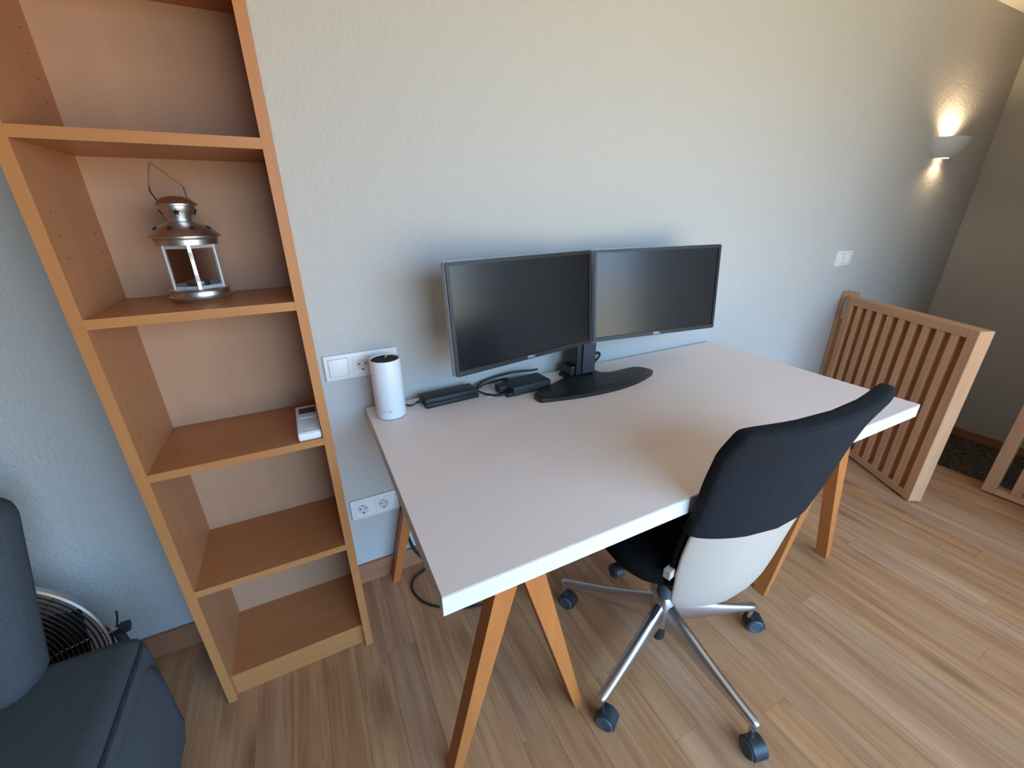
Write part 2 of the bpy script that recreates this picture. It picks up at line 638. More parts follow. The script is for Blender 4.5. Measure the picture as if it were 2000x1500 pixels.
# ------------------------------------------------------------------ bookshelf
BL, BR, BT, BF, BB = -0.5159, -0.1094, 0.022, -0.2776, -0.0025
bs = empty('bookshelf', ((BL + BR) / 2, 0, 0))
tag(bs, 'tall narrow birch bookshelf standing against the wall left of the desk', 'bookshelf')
BX = (BL + BR) / 2
HB = 2.02
def side(xa, xb):
    pts = [(BF, 0), (-0.022, 0), (-0.022, 0.095), (BB, 0.095), (BB, HB), (BF, HB)]
    b = bmesh.new()
    A = [b.verts.new((xa - BX, y, z)) for y, z in pts]
    B = [b.verts.new((xb - BX, y, z)) for y, z in pts]
    n = len(pts)
    b.faces.new(A)
    b.faces.new(list(reversed(B)))
    for i in range(n):
        b.faces.new((A[i], A[(i + 1) % n], B[(i + 1) % n], B[i]))
    return b
for xa, xb in ((BL, BL + BT), (BR - BT, BR)):
    s = obj('side_panel', side(xa, xb), 'birch_panel', bs)
    obj('edge_band', bx(xa - BX, xb - BX, BF - 0.001, BF, 0, HB), 'birch_edge', s)
obj('back_panel', bx(BL + BT - BX, BR - BT - BX, -0.0215, -0.0165, 0.058, HB - 0.02), 'birch_back', bs)
XI0, XI1 = BL + BT - BX, BR - BT - BX
for z in (0.0767, 0.4266, 0.7792, 1.1307, 1.4526, 1.745):
    front = BF + 0.001 if z > 0.1 else -0.258
    s = obj('shelf', bx(XI0, XI1, front, -0.0216, z - 0.0195, z), 'birch_shelf', bs)
    obj('edge_band', bx(XI0, XI1, front - 0.001, front, z - 0.0195, z), 'birch_edge_x', s)
obj('top_panel', bx(XI0, XI1, BF, -0.0216, HB - 0.02, HB), 'birch_shelf', bs)
obj('plinth', bx(XI0, XI1, -0.2585, -0.243, 0, 0.057), 'birch_edge_x', bs)
ph = bmesh.new()
for y in (-0.235, -0.065):
    for z0 in (0.12, 0.50, 0.86, 1.20, 1.52):
        for k in range(4):
            z = z0 + k * 0.040
            ring = [ph.verts.new((XI0 + 0.0006, y + 0.0019 * math.cos(a * PI / 4), z + 0.0019 * math.sin(a * PI / 4))) for a in range(8)]
            rb = [ph.verts.new((XI0 - 0.002, v.co.y, v.co.z)) for v in ring]
            ph.faces.new(ring)
            for i in range(8):
                ph.faces.new((ring[i], ring[(i + 1) % 8], rb[(i + 1) % 8], rb[i]))
o = obj('pin_holes', ph, 'pin_hole_dark', bs)
o['kind'] = 'stuff'

# ------------------------------------------------------------------ lantern
ZS2 = 1.1307
ln = empty('lantern', (-0.322, -0.138, ZS2), math.radians(12))
ln.scale = (1.08, 1.08, 1.2)
tag(ln, 'silver metal candle lantern with glass panes on the bookshelf', 'lantern')
obj('base', lathe([(0, 0), (0.044, 0), (0.046, 0.003), (0.056, 0.008), (0.057, 0.011), (0.054, 0.013), (0.053, 0.020), (0.055, 0.023), (0.052, 0.025), (0, 0.025)], 48), 'lantern_metal', ln, smooth=True)
R0 = 0.0495
zb, zt = 0.024, 0.104
A6 = math.radians(-92)
for k in range(6):
    a = 2 * PI * k / 6 + A6
    b = bmesh.new()
    box(b, -0.0035, 0.0035, -0.002, 0.002, zb, zt, 0.0006, 1)
    obj('corner_post', b, 'lantern_frame', ln, (R0 * math.cos(a), R0 * math.sin(a), 0), (0, 0, a + PI / 2))
apo = R0 * math.cos(PI / 6)
half = R0 * math.sin(PI / 6)
for k in range(6):
    a = 2 * PI * (k + 0.5) / 6 + A6
    at = ((apo * math.cos(a), apo * math.sin(a), 0), (0, 0, a + PI / 2))
    for za in (zb, zt - 0.007):
        obj('pane_rail', bx(-half + 0.002, half - 0.002, -0.0012, 0.0012, za, za + 0.007), 'lantern_frame', ln, *at)
    obj('pane', bx(-half + 0.004, half - 0.004, -0.0006, 0.0006, zb + 0.007, zt - 0.007), 'pane_glass', ln, *at)
for z in (0.045, 0.085):
    obj('door_hinge', lathe([(0, -0.006), (0.0022, -0.006), (0.0022, 0.006), (0, 0.006)], 10), 'lantern_frame', ln,
        (0.052 * math.cos(A6), 0.052 * math.sin(A6), z))
roof = obj('roof', lathe([(0, 0.103), (0.054, 0.103), (0.055, 0.112), (0.053, 0.114), (0.061, 0.1155), (0.0615, 0.118), (0.056, 0.124), (0.047, 0.132), (0.034, 0.139), (0.021, 0.143), (0.0205, 0.147), (0, 0.147)], 48), 'lantern_metal', ln, smooth=True)
chim = obj('chimney', lathe([(0, 0.146), (0.0205, 0.146), (0.021, 0.149), (0.027, 0.156), (0.0305, 0.164), (0.031, 0.168), (0.0355, 0.169), (0.0355, 0.1715), (0.032, 0.175), (0.024, 0.181), (0.012, 0.1845), (0, 0.185)], 48), 'lantern_metal', ln, smooth=True)

def star(r, mtx):
    b = bmesh.new()
    pts = []
    for i in range(10):
        rr = r if i % 2 == 0 else r * 0.45
        pts.append((rr * math.cos(PI / 2 + i * PI / 5), rr * math.sin(PI / 2 + i * PI / 5)))
    prism(pts, -0.0012, 0.0012, b)
    bmesh.ops.transform(b, matrix=mtx, verts=b.verts)
    return b
for a in (-PI / 2 - 0.50, -PI / 2 + 0.28, -PI / 2 + 1.06, -PI / 2 - 1.28, PI / 2, PI / 2 + .8):
    nrm = Vector((math.cos(a) * 0.55, math.sin(a) * 0.55, 0.83)).normalized()
    mt = Matrix.Translation((0.0475 * math.cos(a), 0.0475 * math.sin(a), 0.1318)) @ nrm.to_track_quat('Z', 'Y').to_matrix().to_4x4()
    obj('star_hole', star(0.0048, mt), 'star_dark', roof)
for a in (-PI / 2 - 0.15, -PI / 2 + 1.3, -PI / 2 - 1.6, PI / 2):
    nrm = Vector((math.cos(a) * 0.85, math.sin(a) * 0.85, -0.5)).normalized()
    mt = Matrix.Translation((0.0280 * math.cos(a), 0.0280 * math.sin(a), 0.1575)) @ nrm.to_track_quat('Z', 'Y').to_matrix().to_4x4()
    obj('star_hole', star(0.0062, mt), 'star_dark', chim)
hp = [(-0.026, -0.012, 0.172), (-0.034, -0.004, 0.190), (-0.033, 0.0, 0.200), (-0.024, 0.004, 0.232), (-0.021, 0.005, 0.235), (-0.018, 0.0055, 0.234), (0.017, 0.008, 0.203), (0.020, 0.009, 0.198), (0.021, 0.010, 0.184), (0.020, 0.012, 0.176)]
obj('handle', tube(spline(hp, 5), 0.0013, 8), 'wire_bronze', ln, smooth=True)
obj('candle_cup', lathe([(0, 0.025), (0.020, 0.025), (0.0205, 0.036), (0.019, 0.038), (0.0, 0.034)], 32), 'candle_tin', ln, smooth=True)

# ------------------------------------------------------------------ thermostat on the shelf
th = empty('thermostat', (-0.160, -0.272, 0.7795))
tag(th, 'white thermostat with a dark display lying on the bookshelf', 'thermostat')
body = bmesh.new()
prof = [(0, 0.0005), (-0.001, 0.016), (0.002, 0.021), (0.12, 0.045), (0.125, 0.044), (0.127, 0.038), (0.118, 0.0005)]
W2 = 0.0265
A = [body.verts.new((-W2, y, z)) for y, z in prof]
B = [body.verts.new((W2, y, z)) for y, z in prof]
body.faces.new(A)
body.faces.new(list(reversed(B)))
for i in range(len(prof)):
    j = (i + 1) % len(prof)
    body.faces.new((A[i], A[j], B[j], B[i]))
bmesh.ops.bevel(body, geom=list(body.edges), offset=0.0022, segments=2, affect='EDGES')
obj('body', body, 'thermo_white', th, smooth=True)
slope = math.atan2(0.024, 0.118)
def on_thermo(name, y0, y1, x0, x1, mat, h=0.0008):
    b = bmesh.new()
    box(b, x0, x1, y0, y1, -0.001, h)
    return obj(name, b, mat, th, (0, 0.002, 0.0211), (slope, 0, 0))
on_thermo('display', 0.086, 0.110, -0.019, 0.022, 'thermo_lcd')
on_thermo('display_frame', 0.072, 0.085, -0.019, 0.022, 'thermo_line', 0.0004)
on_thermo('flap_line', 0.0655, 0.067, -0.019, 0.022, 'label_white', 0.001)
on_thermo('imprint', 0.018, 0.0195, -0.008, 0.012, 'thermo_line', 0.0004)

# ------------------------------------------------------------------ desk
DX0, DX1, DYB, DYF, DZ, DT = 0.005, 1.617, -0.013, -0.833, 0.723, 0.0433
dk = empty('desk_top', ((DX0 + DX1) / 2, (DYB + DYF) / 2, DZ - DT))
tag(dk, 'long pale grey tabletop with white edge resting on wooden trestles', 'desk')
dxh, dyh = (DX1 - DX0) / 2, (DYF - DYB) / -2
obj('slab', bx(-dxh + 0.0015, dxh - 0.0015, -dyh + 0.0015, dyh - 0.0015, 0, DT - 0.0015), 'desk_edge_line', dk)
obj('laminate_sheet', bx(-dxh + 0.0004, dxh - 0.0004, -dyh + 0.0004, dyh - 0.0004, DT - 0.0015, DT, 0.0003, 1), 'desk_laminate', dk)
for nm, a in (('edge_strip', (-dxh, dxh, -dyh, -dyh + 0.0015)), ('edge_strip', (-dxh, dxh, dyh - 0.0015, dyh)),
              ('edge_strip', (-dxh, -dxh + 0.0015, -dyh + 0.0015, dyh - 0.0015)), ('edge_strip', (dxh - 0.0015, dxh, -dyh + 0.0015, dyh - 0.0015))):
    obj(nm, bx(*a, 0.0, DT - 0.0024), 'desk_edge_white', dk)
obj('underside', bx(-dxh + 0.002, dxh - 0.002, -dyh + 0.002, dyh - 0.002, -0.0012, 0.0), 'desk_edge_white', dk)

ZT = DZ - DT - 0.0014
def trestle(xc, spread, label):
    t = empty('trestle', (xc, -0.385, 0))
    tag(t, label, 'trestle', 'wooden trestles under the desk')
    for ys in (-0.34, 0.34):
        for sd in (-1, 1):
            b = bmesh.new()
            zt_ = ZT - 0.001
            fi, fo = spread - 0.0125, spread + 0.0125
            pts = [(0.0006, zt_), (0.035, zt_), (fo, 0.0), (fi, 0.0), (0.0006, 0.598)]
            pts = [(sd * x, z) for x, z in pts]
            A = [b.verts.new((x, -0.020, z)) for x, z in pts]
            B = [b.verts.new((x, 0.020, z)) for x, z in pts]
            n = len(pts)
            b.faces.new(A)
            b.faces.new(list(reversed(B)))
            for i in range(n):
                b.faces.new((A[i], A[(i + 1) % n], B[(i + 1) % n], B[i]))
            obj('leg', b, 'trestle_wood', t, (0, ys, 0))
    obj('beam', bx(-0.022, 0.022, -0.3198, 0.3198, 0.615, ZT, 0.002), 'trestle_wood', t)
    return t
trestle(0.199, 0.187, 'orange wooden trestle under the bookshelf end of the desk')
trestle(1.410, 0.196, 'orange wooden trestle under the gate end of the desk')

# ------------------------------------------------------------------ monitors and their stand
MW, MH, MT = 0.55, 0.317, 0.032
HX, HY, HZ = 0.775, -0.187, 0.881
def rrect(w, h, r, n=5):
    pts = []
    for cx, cy, a0 in ((w / 2 - r, h / 2 - r, 0), (-w / 2 + r, h / 2 - r, PI / 2), (-w / 2 + r, -h / 2 + r, PI), (w / 2 - r, -h / 2 + r, 1.5 * PI)):
        for i in range(n + 1):
            a = a0 + PI / 2 * i / n
            pts.append((cx + r * math.cos(a), cy + r * math.sin(a)))
    return pts
def monitor(cx, cy, yaw, tilt, label):
    m = bpy.data.objects.new('monitor', None)
    m.empty_display_size = 0.05
    COL.objects.link(m)
    m.location = (cx, cy, HZ)
    m.rotation_euler = (-tilt, 0, yaw)
    tag(m, label, 'monitor', 'twin black monitors on the desk')
    # local: x right, z up, front face at y = 0 (towards -y)
    toxz = Matrix.Translation((0, 0, MH / 2)) @ Matrix.Rotation(PI / 2, 4, 'X')
    b = prism(rrect(MW, MH, 0.008), -0.018, -0.001)          # local z -> -y ; thick body behind
    bmesh.ops.transform(b, matrix=toxz, verts=b.verts)
    obj('casing', b, 'casing_silver', m, smooth=True)
    # bezel ring
    out = rrect(MW - 0.003, MH - 0.003, 0.007)
    bez, bot = 0.0125, 0.0165
    inn = [(math.copysign(MW / 2 - bez, x), (MH / 2 - bez) if y > 0 else -(MH / 2 - bot)) for x, y in out]
    b = bmesh.new()
    zf, zbk = 0.004, -0.001
    O1 = [b.verts.new((x, y, zbk)) for x, y in out]
    O2 = [b.verts.new((x * 0.9985, y * 0.9985, zf)) for x, y in out]
    I2 = [b.verts.new((x, y, zf)) for x, y in inn]
    I1 = [b.verts.new((x, y, zbk)) for x, y in inn]
    n = len(out)
    for i in range(n):
        j = (i + 1) % n
        b.faces.new((O1[i], O1[j], O2[j], O2[i]))
        b.faces.new((O2[i], O2[j], I2[j], I2[i]))
        b.faces.new((I2[i], I2[j], I1[j], I1[i]))
    bmesh.ops.remove_doubles(b, verts=b.verts, dist=1e-6)
    bmesh.ops.transform(b, matrix=toxz, verts=b.verts)
    obj('bezel', b, 'bezel_black', m)
    b = bx(-MW / 2 + bez, MW / 2 - bez, -0.001, 0.001, bot, MH - bez)
    obj('screen', b, 'screen_black', m)
    b = bx(-0.19, 0.19, 0.018, 0.042, 0.06, 0.27, 0.012, 3)
    obj('rear_housing', b, 'bezel_black', m, smooth=True)
    text_mesh('logo', 'DELL', 0.0115, 'logo_silver', m, Matrix.Translation((0.0, -0.0045, 0.0088)) @ Matrix.Rotation(PI / 2, 4, 'X') @ Matrix.Diagonal((1.25, 1, 1, 1)))
    return m
YLm, YRm = 0.184, -0.107
monitor(HX - MW / 2 * math.cos(YLm) - 0.003, HY - MW / 2 * math.sin(YLm), YLm, 0.077, 'black monitor on the router side of the twin stand')
monitor(HX + MW / 2 * math.cos(YRm) + 0.003, HY + MW / 2 * math.sin(YRm), YRm, 0.090, 'black monitor on the gate side of the twin stand')

st = empty('monitor_stand', (0.79, -0.17, DZ))
tag(st, 'black dual monitor stand with boomerang foot on the desk', 'monitor stand')
outl = [(0.547, -0.188), (0.536, -0.200), (0.530, -0.225), (0.533, -0.245), (0.545, -0.253), (0.60, -0.2655), (0.66, -0.277), (0.72, -0.284), (0.79, -0.287), (0.86, -0.283), (0.92, -0.273), (0.98, -0.256),
        (1.03, -0.236), (1.055, -0.222), (1.062, -0.212), (1.061, -0.200), (1.050, -0.172), (1.040, -0.158), (1.022, -0.150), (0.985, -0.150), (0.93, -0.153), (0.888, -0.150), (0.868, -0.138), (0.858, -0.118),
        (0.856, -0.050), (0.735, -0.050), (0.733, -0.085), (0.722, -0.108), (0.70, -0.124), (0.64, -0.150), (0.59, -0.170)]
sp2 = [(p.x, p.y) for p in spline([(x, y, 0) for x, y in outl + outl[:1]], 3)][:-1]
b = prism([(x - 0.79, y + 0.17) for x, y in sp2], 0.0, 0.014, bev=0.004, seg=3)
obj('foot', b, 'stand_black', st, smooth=True)
b = bx(-0.045, 0.035, -0.02, 0.0, 0.0138, 0.0148, 0.0004, 1)
obj('foot_slot', b, 'stand_gray', st, (0.045, -0.058, 0))
obj('column', bx(-0.030, 0.050, 0.045, 0.115, 0.014, 0.40, 0.004), 'stand_black', st)
obj('column_cover', bx(-0.006, 0.052, 0.038, 0.045, 0.020, 0.39, 0.002), 'stand_gray', st)
obj('column_collar', bx(-0.052, -0.030, 0.050, 0.118, 0.014, 0.050, 0.004), 'stand_black', st)
obj('crossbar', bx(-0.42, 0.42, 0.066, 0.09, 0.29, 0.34, 0.006), 'stand_black', st)
for (cx, cy, yw) in ((HX - MW / 2 * math.cos(YLm), HY - MW / 2 * math.sin(YLm), YLm), (HX + MW / 2 * math.cos(YRm), HY + MW / 2 * math.sin(YRm), YRm)):
    px_, py_ = cx - math.sin(yw) * 0.05 - 0.79, cy + math.cos(yw) * 0.052 + 0.17
    gap = 0.066 - (py_ + 0.0)
    if gap > 0:
        obj('mount_arm', bx(-0.02, 0.02, 0.004, gap + 0.02, -0.02, 0.02, 0.002), 'stand_black', st, (px_, py_, 0.315))
    obj('mount_plate', bx(-0.05, 0.05, 0.004, 0.010, -0.05, 0.05, 0.002), 'stand_black', st, (px_, py_, 0.315), (0, 0, yw))

# ------------------------------------------------------------------ things on the desk
rt = empty('mesh_router', (0.073, -0.100, DZ), math.radians(-22))
tag(rt, 'white cylindrical wireless router at the corner of the desk', 'router')
RR = 0.0455
obj('foot', lathe([(0, 0), (RR - 0.002, 0), (RR - 0.0015, 0.003), (0, 0.003)], 48), 'router_base', rt, smooth=True)
prof = [(0, 0.003), (RR - 0.0005, 0.003), (RR, 0.006), (RR, 0.183), (RR - 0.0008, 0.187), (RR - 0.0025, 0.188), (RR - 0.0035, 0.186), (RR - 0.004, 0.180), (0, 0.180)]
obj('body', lathe(prof, 64), 'router_white', rt, smooth=True)
gr = obj('top_grille', lathe([(0, 0.180), (RR - 0.0042, 0.180), (RR - 0.0042, 0.1835), (0, 0.1845)], 48), 'rubber_black', rt, smooth=True)
for i in range(-4, 5):
    yv = i * 0.0085
    L = math.sqrt(max(0, (RR - 0.006) ** 2 - yv ** 2))
    obj('grille_rib', bx(-L, L, yv - 0.0012, yv + 0.0012, 0.183, 0.1862), 'stand_black', gr)
obj('grille_notch', bx(-0.0015, 0.0015, 0.012, RR - 0.003, 0.1862, 0.1872), 'router_white', gr)
text_mesh('logo', 'tp-link', 0.0115, 'router_logo', rt, Matrix.Translation((0.0, -RR - 0.0001, 0.030)) @ Matrix.Rotation(PI / 2, 4, 'X'), 0.0003)
obj('logo_mark', lathe([(0, -0.0004), (0.0030, -0.0004), (0.0030, 0.0004), (0, 0.0004)], 6), 'router_logo', rt, (-0.024, -RR + 0.0065, 0.030), (PI / 2, 0, -0.5))

def adapter(name, loc, rz, L, D, H, mat, label, ridge):
    a = empty(name, loc, rz)
    tag(a, label, 'power adapter')
    obj('body', bx(-L / 2, L / 2, -D / 2, D / 2, 0.0, H, 0.0035, 2), mat, a, smooth=True)
    if ridge:
        obj('lower_half', bx(-L / 2 - 0.002, L / 2 + 0.002, -D / 2 - 0.006, D / 2 + 0.002, 0.0, H * 0.5, 0.003, 2), mat, a, smooth=True)
    return a
ad1 = adapter('power_adapter', (0.273, -0.074, DZ), math.radians(3), 0.186, 0.066, 0.030, 'adapter_black', 'slim black power adapter beside the router', True)
obj('cord_relief', tube([(-0.09, 0.004, 0.015), (-0.115, 0.002, 0.012)], 0.006, 10, rad=[0.008, 0.004]), 'rubber_black', ad1, smooth=True)
obj('cord', tube(spline([(-0.113, 0.002, 0.012), (-0.13, 0.004, 0.006), (-0.142, 0.020, 0.003), (-0.15, 0.036, 0.003)], 6), 0.0028, 8), 'rubber_black', ad1, smooth=True)

ad2 = adapter('power_brick', (0.552, -0.113, DZ), math.radians(4), 0.156, 0.088, 0.033, 'adapter_gray', 'dark grey power brick beside the monitor stand foot', False)
obj('indicator', lathe([(0, 0), (0.003, 0), (0.003, 0.0008), (0, 0.0008)], 12), 'stand_gray', ad2, (0.02, -0.0442, 0.012), (PI / 2, 0, 0))
obj('plug', bx(-0.112, -0.073, -0.006, 0.034, 0.004, 0.031, 0.003), 'adapter_black', ad2, smooth=True)
obj('plug_collar', bx(-0.10, -0.077, -0.040, -0.004, 0.0, 0.014, 0.002), 'adapter_black', ad2)
# loose cord looping from brick to brick
cz = DZ + 0.004
cord = obj('adapter_cable', tube(spline([(0.372, -0.088, cz + 0.012), (0.395, -0.105, cz + 0.002), (0.42, -0.125, cz), (0.448, -0.140, cz + 0.004), (0.474, -0.138, cz + 0.008)], 8), 0.0042, 8), 'rubber_black', smooth=True)
tag(cord, 'short black cord joining the two power bricks', 'cable')
tagl = obj('cord_tag', bx(-0.009, 0.009, -0.006, 0.006, -0.0005, 0.0005), 'label_white', cord, (0.403, -0.119, cz - 0.003), (0, 0, 0.4))
tagl['label'] = 'small white paper tag'
c2 = obj('adapter_cable', tube(spline([(0.374, -0.078, cz + 0.008), (0.382, -0.05, cz + 0.006), (0.415, -0.022, cz + 0.012), (0.47, -0.018, cz + 0.022), (0.54, -0.040, cz + 0.036), (0.60, -0.052, cz + 0.036), (0.632, -0.055, cz + 0.036)], 8), 0.0042, 8), 'rubber_black', smooth=True)
tag(c2, 'long black cord arching behind the dark power brick', 'cable')
c3 = obj('adapter_cable', tube(spline([(0.372, -0.060, cz + 0.004), (0.392, -0.042, cz + 0.001), (0.425, -0.036, cz + 0.008), (0.462, -0.050, cz + 0.020), (0.487, -0.080, cz + 0.034), (0.49, -0.098, cz + 0.033)], 8), 0.0036, 8), 'rubber_black', smooth=True)
tag(c3, 'thin black cord curling onto the top of the dark power brick', 'cable')
c4 = tube(spline([(0.868, -0.045, DZ + 0.006), (0.905, -0.035, DZ + 0.010), (0.938, -0.028, DZ + 0.028), (0.945, -0.028, DZ + 0.045), (0.925, -0.03, DZ + 0.055), (0.89, -0.035, DZ + 0.045), (0.862, -0.045, DZ + 0.03)], 8), 0.004, 8)
tube(spline([(0.866, -0.05, DZ + 0.016), (0.90, -0.044, DZ + 0.022), (0.932, -0.036, DZ + 0.036), (0.938, -0.034, DZ + 0.048), (0.915, -0.036, DZ + 0.050), (0.884, -0.046, DZ + 0.036), (0.860, -0.05, DZ + 0.02)], 8), 0.004, 8, c4)
o = obj('cable_coil', c4, 'rubber_black', smooth=True)
tag(o, 'small coiled black cable behind the monitor stand column', 'cable')

# ------------------------------------------------------------------ wall sockets and switches
def plate(name, x0, z1, units, label, cat, pitch=0.071):
    W = 0.081 + pitch * (len(units) - 1)
    p = empty(name, (x0, 0, z1 - 0.081))
    tag(p, label, cat)
    b = bmesh.new()
    box(b, 0, W, -0.009, 0.0, 0, 0.081, 0.002, 2)
    obj('cover_frame', b, 'switch_white', p, smooth=True)
    for i, u in enumerate(units):
        cx = 0.0405 + pitch * i
        if u == 'switch':
            r = bmesh.new()
            box(r, cx - 0.0275, cx + 0.0275, -0.012, -0.008, 0.0130, 0.0680, 0.0012, 2)
            obj('rocker', r, 'switch_white', p, smooth=True)
            g = bmesh.new()
            box(g, cx - 0.0285, cx + 0.0285, -0.0094, -0.0088, 0.0120, 0.0690)
            obj('rocker_gap', g, 'router_base', p)
        else:
            g = bmesh.new()
            box(g, cx - 0.0278, cx + 0.0278, -0.0108, -0.008, 0.0127, 0.0683, 0.0010, 1)
            # recessed round well built as a ring wall with a sunken disc
            obj('socket_insert', g, 'switch_white', p)
            rim = lathe([(0.0205, 0.0018), (0.0205, 0.0), (0.0190, 0.0), (0.0185, 0.0012)], 32, cap=False)
            obj('socket_rim', rim, 'switch_white', p, (cx, -0.0106, 0.0405), (PI / 2, 0, 0), smooth=True)
            wl = obj('socket_well', lathe([(0, 0), (0.0186, 0), (0.0186, 0.0004), (0, 0.0004)], 32), 'thermo_line', p, (cx, -0.0108, 0.0405), (PI / 2, 0, 0))
            for hx in (-0.0095, 0.0095):
                obj('pin_opening', lathe([(0, 0), (0.0027, 0), (0.0027, 0.0008), (0, 0.0008)], 12), 'socket_dark', wl, (hx, 0.003, 0))
            obj('centre_screw', lathe([(0, 0), (0.0018, 0), (0.0018, 0.0009), (0, 0.0009)], 10), 'thermo_line', wl, (0, 0.003, 0))
            for hz in (-0.0160, 0.0160):
                obj('earth_clip', bx(-0.0032, 0.0032, hz - 0.0024, hz + 0.0024, 0, 0.0012), 'socket_dark' if hz < 0 else 'pin_metal', wl)
    return p
plate('wall_socket_panel', -0.0946, 0.9129, ['switch', 'socket', 'socket'], 'white wall panel with switch and sockets behind the router', 'socket')
plate('wall_socket_panel', -0.0971, 0.3738, ['socket', 'socket', 'socket'], 'low white socket panel between bookshelf and desk leg', 'socket')
plate('light_switch', 2.548, 1.1010, ['switch', 'switch'], 'white light switch on the wall above the slatted gate', 'light switch')

# ------------------------------------------------------------------ cables under the desk
o = obj('floor_cable', tube(spline([(0.16, -0.045, 0.005), (0.112, -0.066, 0.005), (0.071, -0.089, 0.005), (0.058, -0.137, 0.005), (0.076, -0.196, 0.005), (0.113, -0.240, 0.005), (0.16, -0.272, 0.005), (0.20, -0.293, 0.005), (0.244, -0.307, 0.005), (0.31, -0.32, 0.005), (0.36, -0.33, 0.005)], 8), 0.0042, 8), 'rubber_black', smooth=True)
tag(o, 'black cable curving over the floor under the desk', 'cable')
o = obj('power_plug_cable', tube(spline([(0.092, -0.018, 0.335), (0.076, -0.018, 0.30), (0.072, -0.018, 0.258), (0.078, -0.018, 0.203), (0.086, -0.0185, 0.15), (0.10, -0.022, 0.092), (0.13, -0.024, 0.03), (0.155, -0.03, 0.006)], 6), 0.0055, 8), 'rubber_black', smooth=True)
tag(o, 'black power cable hanging down the wall behind the desk corner', 'cable')
obj('plug', bx(0.068, 0.106, -0.0245, -0.0116, 0.318, 0.352, 0.004, 2), 'rubber_black', o, smooth=True)

# ------------------------------------------------------------------ office chair
CH = Vector((0.728, -0.696, 0))
ch = empty('office_chair', CH, math.radians(-4.5))
tag(ch, 'office chair with black cover over a cream shell at the desk', 'chair')
def lerp_tab(tab, z):
    for (z0, *a), (z1, *b) in zip(tab[:-1], tab[1:]):
        if z <= z1:
            t = max(0, (z - z0) / (z1 - z0))
            return [p + (q - p) * t for p, q in zip(a, b)]
    return tab[-1][1:]
#        z     halfw   y rear   edge curl
BACK = [(0.316, 0.118, -0.150, 0.030), (0.324, 0.150, -0.153, 0.040), (0.35, 0.167, -0.166, 0.048), (0.40, 0.176, -0.182, 0.054), (0.46, 0.184, -0.194, 0.058), (0.53, 0.191, -0.204, 0.058),
        (0.62, 0.197, -0.216, 0.050), (0.70, 0.201, -0.231, 0.042), (0.80, 0.205, -0.251, 0.044), (0.88, 0.208, -0.272, 0.046), (0.935, 0.209, -0.292, 0.040), (0.955, 0.205, -0.297, 0.038)]
BOX = 0.066          # the back sits slightly off the column axis
def back_ring(z, t0, t1, dw=0.0, n=56, e=5.0, shrink=1.0):
    hw_, yr, cu = lerp_tab(BACK, z)
    hw_ += dw
    out = []
    tm, th_ = (t0 + t1) / 2, (t1 - t0) / 2
    for s, t in superell(n, e):
        ss = s * shrink
        out.append((ss * hw_ + BOX, yr + cu * ss * ss + tm + t * th_ * shrink, z + 0.014 * ss * max(0.0, (z - 0.6) / 0.35)))
    return out
def frange(a, b, n):
    return [a + (b - a) * i / n for i in range(n + 1)]
zs = [0.317, 0.320, 0.324, 0.331, 0.345] + frange(0.37, 0.66, 10)
obj('back_shell', loft([back_ring(z, 0.0, 0.014, e=4) for z in zs]), 'chair_shell', ch, smooth=True)
zs = [0.405, 0.41] + frange(0.43, 0.66, 8)
obj('back_cushion', loft([back_ring(z, 0.0145, 0.038, dw=0.004, e=4, shrink=0.94 if z < 0.408 else 1.0) for z in zs]), 'chair_cushion', ch, smooth=True)
rg = [back_ring(0.625, -0.002, 0.037, dw=0.004)] + [back_ring(z, -0.006, 0.040, dw=0.008) for z in [0.627] + frange(0.645, 0.935, 14)]
for k, (dz, sh) in enumerate(((0.942, 0.985), (0.947, 0.95), (0.950, 0.85), (0.951, 0.6))):
    rg.append([(x, y, dz - 0.94 + zq) for x, y, zq in back_ring(0.94, -0.006 + 0.004 * k, 0.040 - 0.004 * k, dw=0.008 - 0.002 * k, shrink=0.99 - 0.012 * k * k)])
obj('back_cover', loft(rg), 'chair_black', ch, smooth=True)
# seat
rg = []
for z, sxx, y0, y1 in ((0.372, 0.10, -0.10, 0.12), (0.374, 0.135, -0.09, 0.16), (0.380, 0.165, -0.10, 0.20), (0.392, 0.190, -0.10, 0.225), (0.408, 0.208, -0.10, 0.240), (0.425, 0.217, -0.10, 0.248), (0.445, 0.220, -0.10, 0.25), (0.458, 0.216, -0.10, 0.246), (0.466, 0.203, -0.095, 0.235), (0.470, 0.17, -0.13, 0.20), (0.471, 0.10, -0.08, 0.13)):
    rg.append([(s * sxx + 0.015, (y0 + y1) / 2 + t * (y1 - y0) / 2, z) for s, t in superell(48, 3.6)])
obj('seat', loft(rg), 'chair_cushion', ch, smooth=True)
obj('seat_mechanism', bx(-0.065, 0.065, -0.085, 0.10, 0.325, 0.374, 0.008), 'caster_black', ch)
obj('back_bracket', bx(0.03, 0.10, -0.150, -0.07, 0.350, 0.374, 0.006), 'caster_black', ch)
lv = obj('tilt_lever', tube([(-0.05, 0.02, 0.352), (-0.165, 0.02, 0.362)], 0.006, 10), 'chrome_satin', ch, smooth=True)
obj('lever_knob', lathe([(0, 0), (0.014, 0.0), (0.021, 0.006), (0.021, 0.030), (0.016, 0.036), (0, 0.037)], 20), 'caster_black', lv, (-0.160, 0.02, 0.362), (0, -PI / 2, 0), smooth=True)
tb = obj('arm_stub', bx(-0.012, 0.012, -0.010, 0.010, -0.013, 0.013, 0.002), 'chair_shell', ch, (-0.130, -0.118, 0.468), (0, 0, 0.3))
